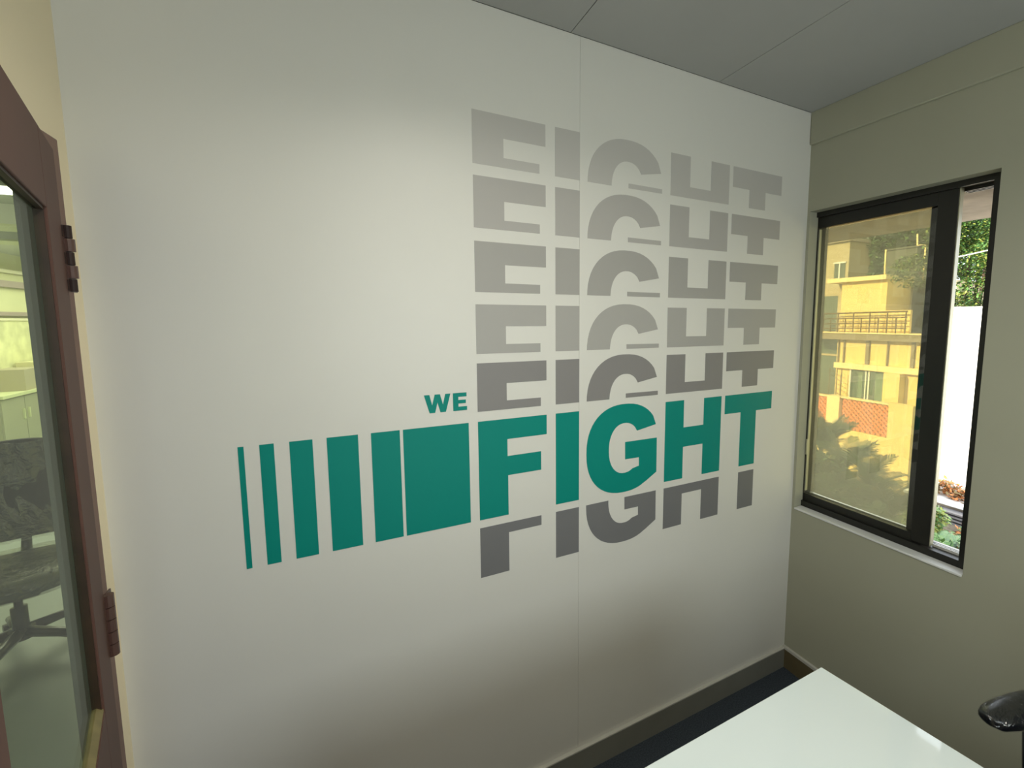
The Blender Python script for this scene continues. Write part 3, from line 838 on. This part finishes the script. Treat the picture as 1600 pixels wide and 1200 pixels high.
def tree(name, label, base, height, clumps, n, size, seed, mats, group=None):
    rng = random.Random(seed)
    t = thing(name, label, 'tree', base, group=group)
    b = Vector(base)
    tube('trunk', [(0, 0, 0), (0.1, 0.1, height * .35), (-0.05, 0.15, height * .7)], [0.16, 0.12, 0.07], 'bark', t)
    bm = bmesh.new()
    for (c, r) in clumps:
        c = Vector(c) - b
        add_tube(bm, [(-0.02, 0.12, height * .55), tuple((Vector((0, 0.12, height * .6)) + c) / 2), tuple(c)], [0.06, 0.04, 0.02], 6)
    link('branches', bm_mesh(bm, 'bark', smooth=True), t)
    bm = bmesh.new()
    for (c, r) in clumps:
        leaves(bm, Vector(c) - b, r, int(n * r[0] * r[1] * r[2]) + 150, size, rng, nm=len(mats))
    me = bpy.data.meshes.new('foliage'); bm.to_mesh(me); bm.free()
    for k in mats: me.materials.append(M[k])
    link('foliage', me, t, 'stuff')
    return t
rng = random.Random(3)
cl1 = [((12.6 + rng.uniform(-.7, .7), 2.7 + 0.75 * i + rng.uniform(-.3, .3), z + rng.uniform(-.25, .25)), (0.85, 0.62, 0.50)) for i in range(4) for z in (2.1, 2.95, 3.8, 4.6)]
tree('leafy_tree', 'leafy green tree above the white wall in the open window gap', (12.8, 4.2, GZ), 8.5, cl1, 9000, 0.085, 5, ['leaf_a', 'leaf_b', 'leaf_c', 'leaf_a'])
for i, (bx, by, lab) in enumerate(((29, 13.6, 'shady tree behind the tower roof of the ochre house'), (27.5, 10.8, 'dark tree behind the water tank and stepped pipe'), (33, 17.5, 'grey green tree beside the far pale house'))):
    r2 = random.Random(20 + i)
    cl2 = [((bx + r2.uniform(-1, 1), by + r2.uniform(-1.9, 1.9), 5.0 + r2.uniform(-0.6, 2.8)), (1.3, 1.1, 0.9)) for _ in range(11)]
    tree('shady_tree', lab, (bx, by, GZ), 9.5, cl2, 800, 0.28, 30 + i, ['leaf_c', 'leaf_a', 'leaf_c'], 'trees behind the ochre house')

# cycad-like palms below the window
def frond_mesh(L, droop, seed):
    r = random.Random(seed)
    bm = bmesh.new()
    n = 26
    pts = []
    for i in range(n + 1):
        t = i / n
        pts.append(Vector((L * (t - 0.18 * droop * t * t), 0, L * (0.62 * t - 0.62 * droop * t * t))))
    add_tube(bm, pts, [0.014 * (1 - 0.8 * i / n) for i in range(n + 1)], 4)
    for i in range(3, n):
        p = pts[i]; d = (pts[i] - pts[i - 1]).normalized()
        t = i / n
        ll = L * 0.34 * math.sin(math.pi * (0.12 + 0.84 * t)) ** 0.7
        for sgn in (-1, 1):
            o_ = (Vector((0, sgn, 0)) * 0.80 + d * 0.55 + Vector((0, 0, 0.22 + r.uniform(-.1, .05)))).normalized()
            a = bm.verts.new(p - d * 0.011); b = bm.verts.new(p + d * 0.011)
            m1 = bm.verts.new(p + o_ * ll * .6 + d * 0.013); m2 = bm.verts.new(p + o_ * ll * .6 - d * 0.013)
            c = bm.verts.new(p + o_ * ll + Vector((0, 0, -0.12 * ll)))
            bm.faces.new((a, b, m1, m2)); bm.faces.new((m2, m1, c))
    me = bpy.data.meshes.new('frond'); bm.to_mesh(me); bm.free(); me.materials.append(M['palm'])
    return me
fr_meshes = [frond_mesh(1.0, 0.55, 1), frond_mesh(1.1, 0.85, 2), frond_mesh(0.95, 0.25, 3)]
palms = [((10.6, 7.45, -2.1), 1.25, 'feathery palm cut by the left edge of the tinted pane'),
         ((10.5, 6.55, -2.2), 1.25, 'feathery palm at the left, tallest under the lattice fence'),
         ((10.0, 5.55, -2.35), 1.15, 'feathery palm beside the tallest one, in front of the garden wall'),
         ((9.6, 4.75, -2.5), 1.0, 'feathery palm in the middle of the row below the garden wall'),
         ((9.4, 4.05, -2.85), .95, 'lowest feathery palm at the right end of the row'),
         ((8.6, 5.2, -3.05), 1.15, 'feathery palm at the bottom left of the tinted pane, nearest the window'),
         ((8.3, 4.1, -3.30), 1.05, 'feathery palm at the bottom right of the tinted pane')]
for i, (p, sc, lab) in enumerate(palms):
    pt = thing('feathery_palm', lab, 'palm', (p[0], p[1], GZ), group='palms below the window')
    tube('trunk', [(0, 0, 0), (0, 0.03, (p[2] - GZ) * .5), (0, 0, p[2] - GZ)], [0.16, 0.13, 0.12], 'bark', pt, 10)
    r = random.Random(50 + i)
    for k in range(24):
        f = link('frond', fr_meshes[k % 3], pt)
        f.location = (0, 0, p[2] - GZ)
        f.rotation_euler = (0, -math.radians(r.choice([-20, -5, 10, 28, 40])), 2 * math.pi * k / 24 * 5 + r.uniform(-.2, .2))
        s = sc * r.uniform(0.8, 1.1)
        f.scale = (s, s, s)
# low bushy undergrowth between palms
for i, (cen, rad, lab) in enumerate((((9.3, 6.0, -2.75), (1.0, 1.1, 0.95), 'dark undergrowth bush at the lower left of the tinted pane'),
                                     ((8.9, 4.95, -3.25), (1.0, 1.0, 0.9), 'dark undergrowth bush in the lower middle of the tinted pane'),
                                     ((8.7, 4.0, -3.60), (0.9, 0.95, 0.8), 'dark undergrowth bush at the lower right of the tinted pane'),
                                     ((7.6, 4.4, -3.5), (0.8, 1.3, 0.8), 'dark undergrowth bush at the very bottom of the tinted pane'))):
    bu = thing('bush', lab, 'bush', (cen[0], cen[1], GZ), group='undergrowth below the palms')
    tube('stem', [(0, 0, 0), (0.05, 0, 1.2), (0, 0, cen[2] - GZ)], [0.07, 0.05, 0.03], 'bark', bu)
    bm = bmesh.new(); leaves(bm, (0, 0, cen[2] - GZ), rad, 5200, 0.16, random.Random(70 + i), nm=2)
    me = bpy.data.meshes.new('foliage'); bm.to_mesh(me); bm.free()
    for k in ('palm', 'leaf_c'): me.materials.append(M[k])
    link('foliage', me, bu, 'stuff')

# ---- white neighbour wall with ledge and louvre, seen in the open gap
ww = thing('boundary_wall', 'sun bleached white wall filling the open window gap', 'wall', (8.0, 0.5, GZ))
def wb(name, lst, m, **kw):
    o = boxes(name, lst, m, ww, **kw); o.location = (-8.0, -0.5, -GZ); return o
wb('wall', [((8.0, -8.0, GZ), (8.25, 2.90, 1.80))], 'white_out')
wb('coping', [((7.96, -8.0, 1.80), (8.29, 2.94, 1.84))], 'white_out')
wb('ledge', [((7.25, -8.0, -1.505), (8.0, 2.90, -1.46))], 'ledge')
wb('planter_wall', [((7.45, -8.0, GZ), (8.0, 2.75, -1.505))], 'concrete')
for k in range(4):
    wb('louvre_slat', [((7.10, 0.5, -1.585 - 0.055 * k), (7.30, 2.35, -1.56 - 0.055 * k))], 'slat')
cr = thing('creeper', 'dry orange creeper along the foot of the white wall', 'plant', (7.72, 1.6, -1.46))
bm = bmesh.new()
r = random.Random(8)
for _ in range(2600):
    y = r.uniform(-1.6, 1.3)
    leaves(bm, (r.uniform(-0.25, 0.2), y, r.uniform(0.0, 0.17) + 0.05 * math.sin(y * 9)), (0.05, 0.05, 0.04), 1, 0.09, r, nm=2)
me = bpy.data.meshes.new('foliage'); bm.to_mesh(me); bm.free()
for k in ('dry', 'soil'): me.materials.append(M[k])
link('foliage', me, cr, 'stuff')
bm = bmesh.new()
for k in range(7):
    y = -1.4 + 0.42 * k
    add_tube(bm, [(0, y, 0), (0.05, y + .15, 0.1), (0.0, y + .4, 0.13)], 0.008, 5)
link('stems', bm_mesh(bm, 'bark'), cr)
box('terrace', (3.2, -3.0, GZ), (7.2, 2.6, -2.2), 'soil', kind=ST)
gl = [((6.1, 2.05, -1.50), (0.42, 0.24, 0.36), 'leaf_b', 'yellow green shrub at the left edge of the open gap', 0.09, 1300),
      ((5.3, 1.66, -1.52), (0.30, 0.22, 0.24), 'leaf_a', 'fresh green shrub at the bottom left of the open gap', 0.08, 1000),
      ((5.6, 1.36, -1.60), (0.32, 0.22, 0.26), 'leaf_c', 'dark green shrub at the bottom right of the open gap', 0.08, 900),
      ((6.5, 1.58, -1.66), (0.38, 0.28, 0.24), 'dry', 'reddish brown shrub below the louvre at the right of the gap', 0.08, 900)]
for i, (c, rd, mm, lab, sz, n) in enumerate(gl):
    sh = thing('shrub', lab, 'shrub', (c[0], c[1], -2.2), group='shrubs on the terrace')
    tube('stem', [(0, 0, 0), (0.02, 0.02, 0.3), (0, 0, c[2] + 2.2)], [0.03, 0.02, 0.012], 'bark', sh)
    bm = bmesh.new(); leaves(bm, (0, 0, c[2] + 2.2), rd, n, sz, random.Random(90 + i), nm=2)
    me = bpy.data.meshes.new('foliage'); bm.to_mesh(me); bm.free()
    for k in (mm, 'leaf_a'): me.materials.append(M[k])
    link('foliage', me, sh, 'stuff')
fern_mesh = fr_meshes[0].copy(); fern_mesh.materials.clear(); fern_mesh.materials.append(M['leaf_blue'])
fe = thing('fern', 'silvery green fern in the lower part of the open gap', 'fern', (5.75, 1.72, -2.2))
r = random.Random(6)
for k in range(12):
    f = link('frond', fern_mesh, fe)
    f.location = (0, 0, 0.52)
    f.rotation_euler = (0, -math.radians(r.uniform(-15, 20)), k * 2 * math.pi / 12 + r.uniform(-.1, .1)); f.scale = (.4, .4, .4)
tube('stem', [(0, 0, 0), (0, 0, 0.54)], 0.03, 'bark', fe)
# overhead cable
pts = [(11.0, 4.15 - 0.6 * k, 3.02 + 0.085 * k + 0.0025 * k * k) for k in range(14)]
tube('overhead_cable', pts, 0.014, 'cable', label='thin pale cable crossing in front of the leafy tree', cat='cable')
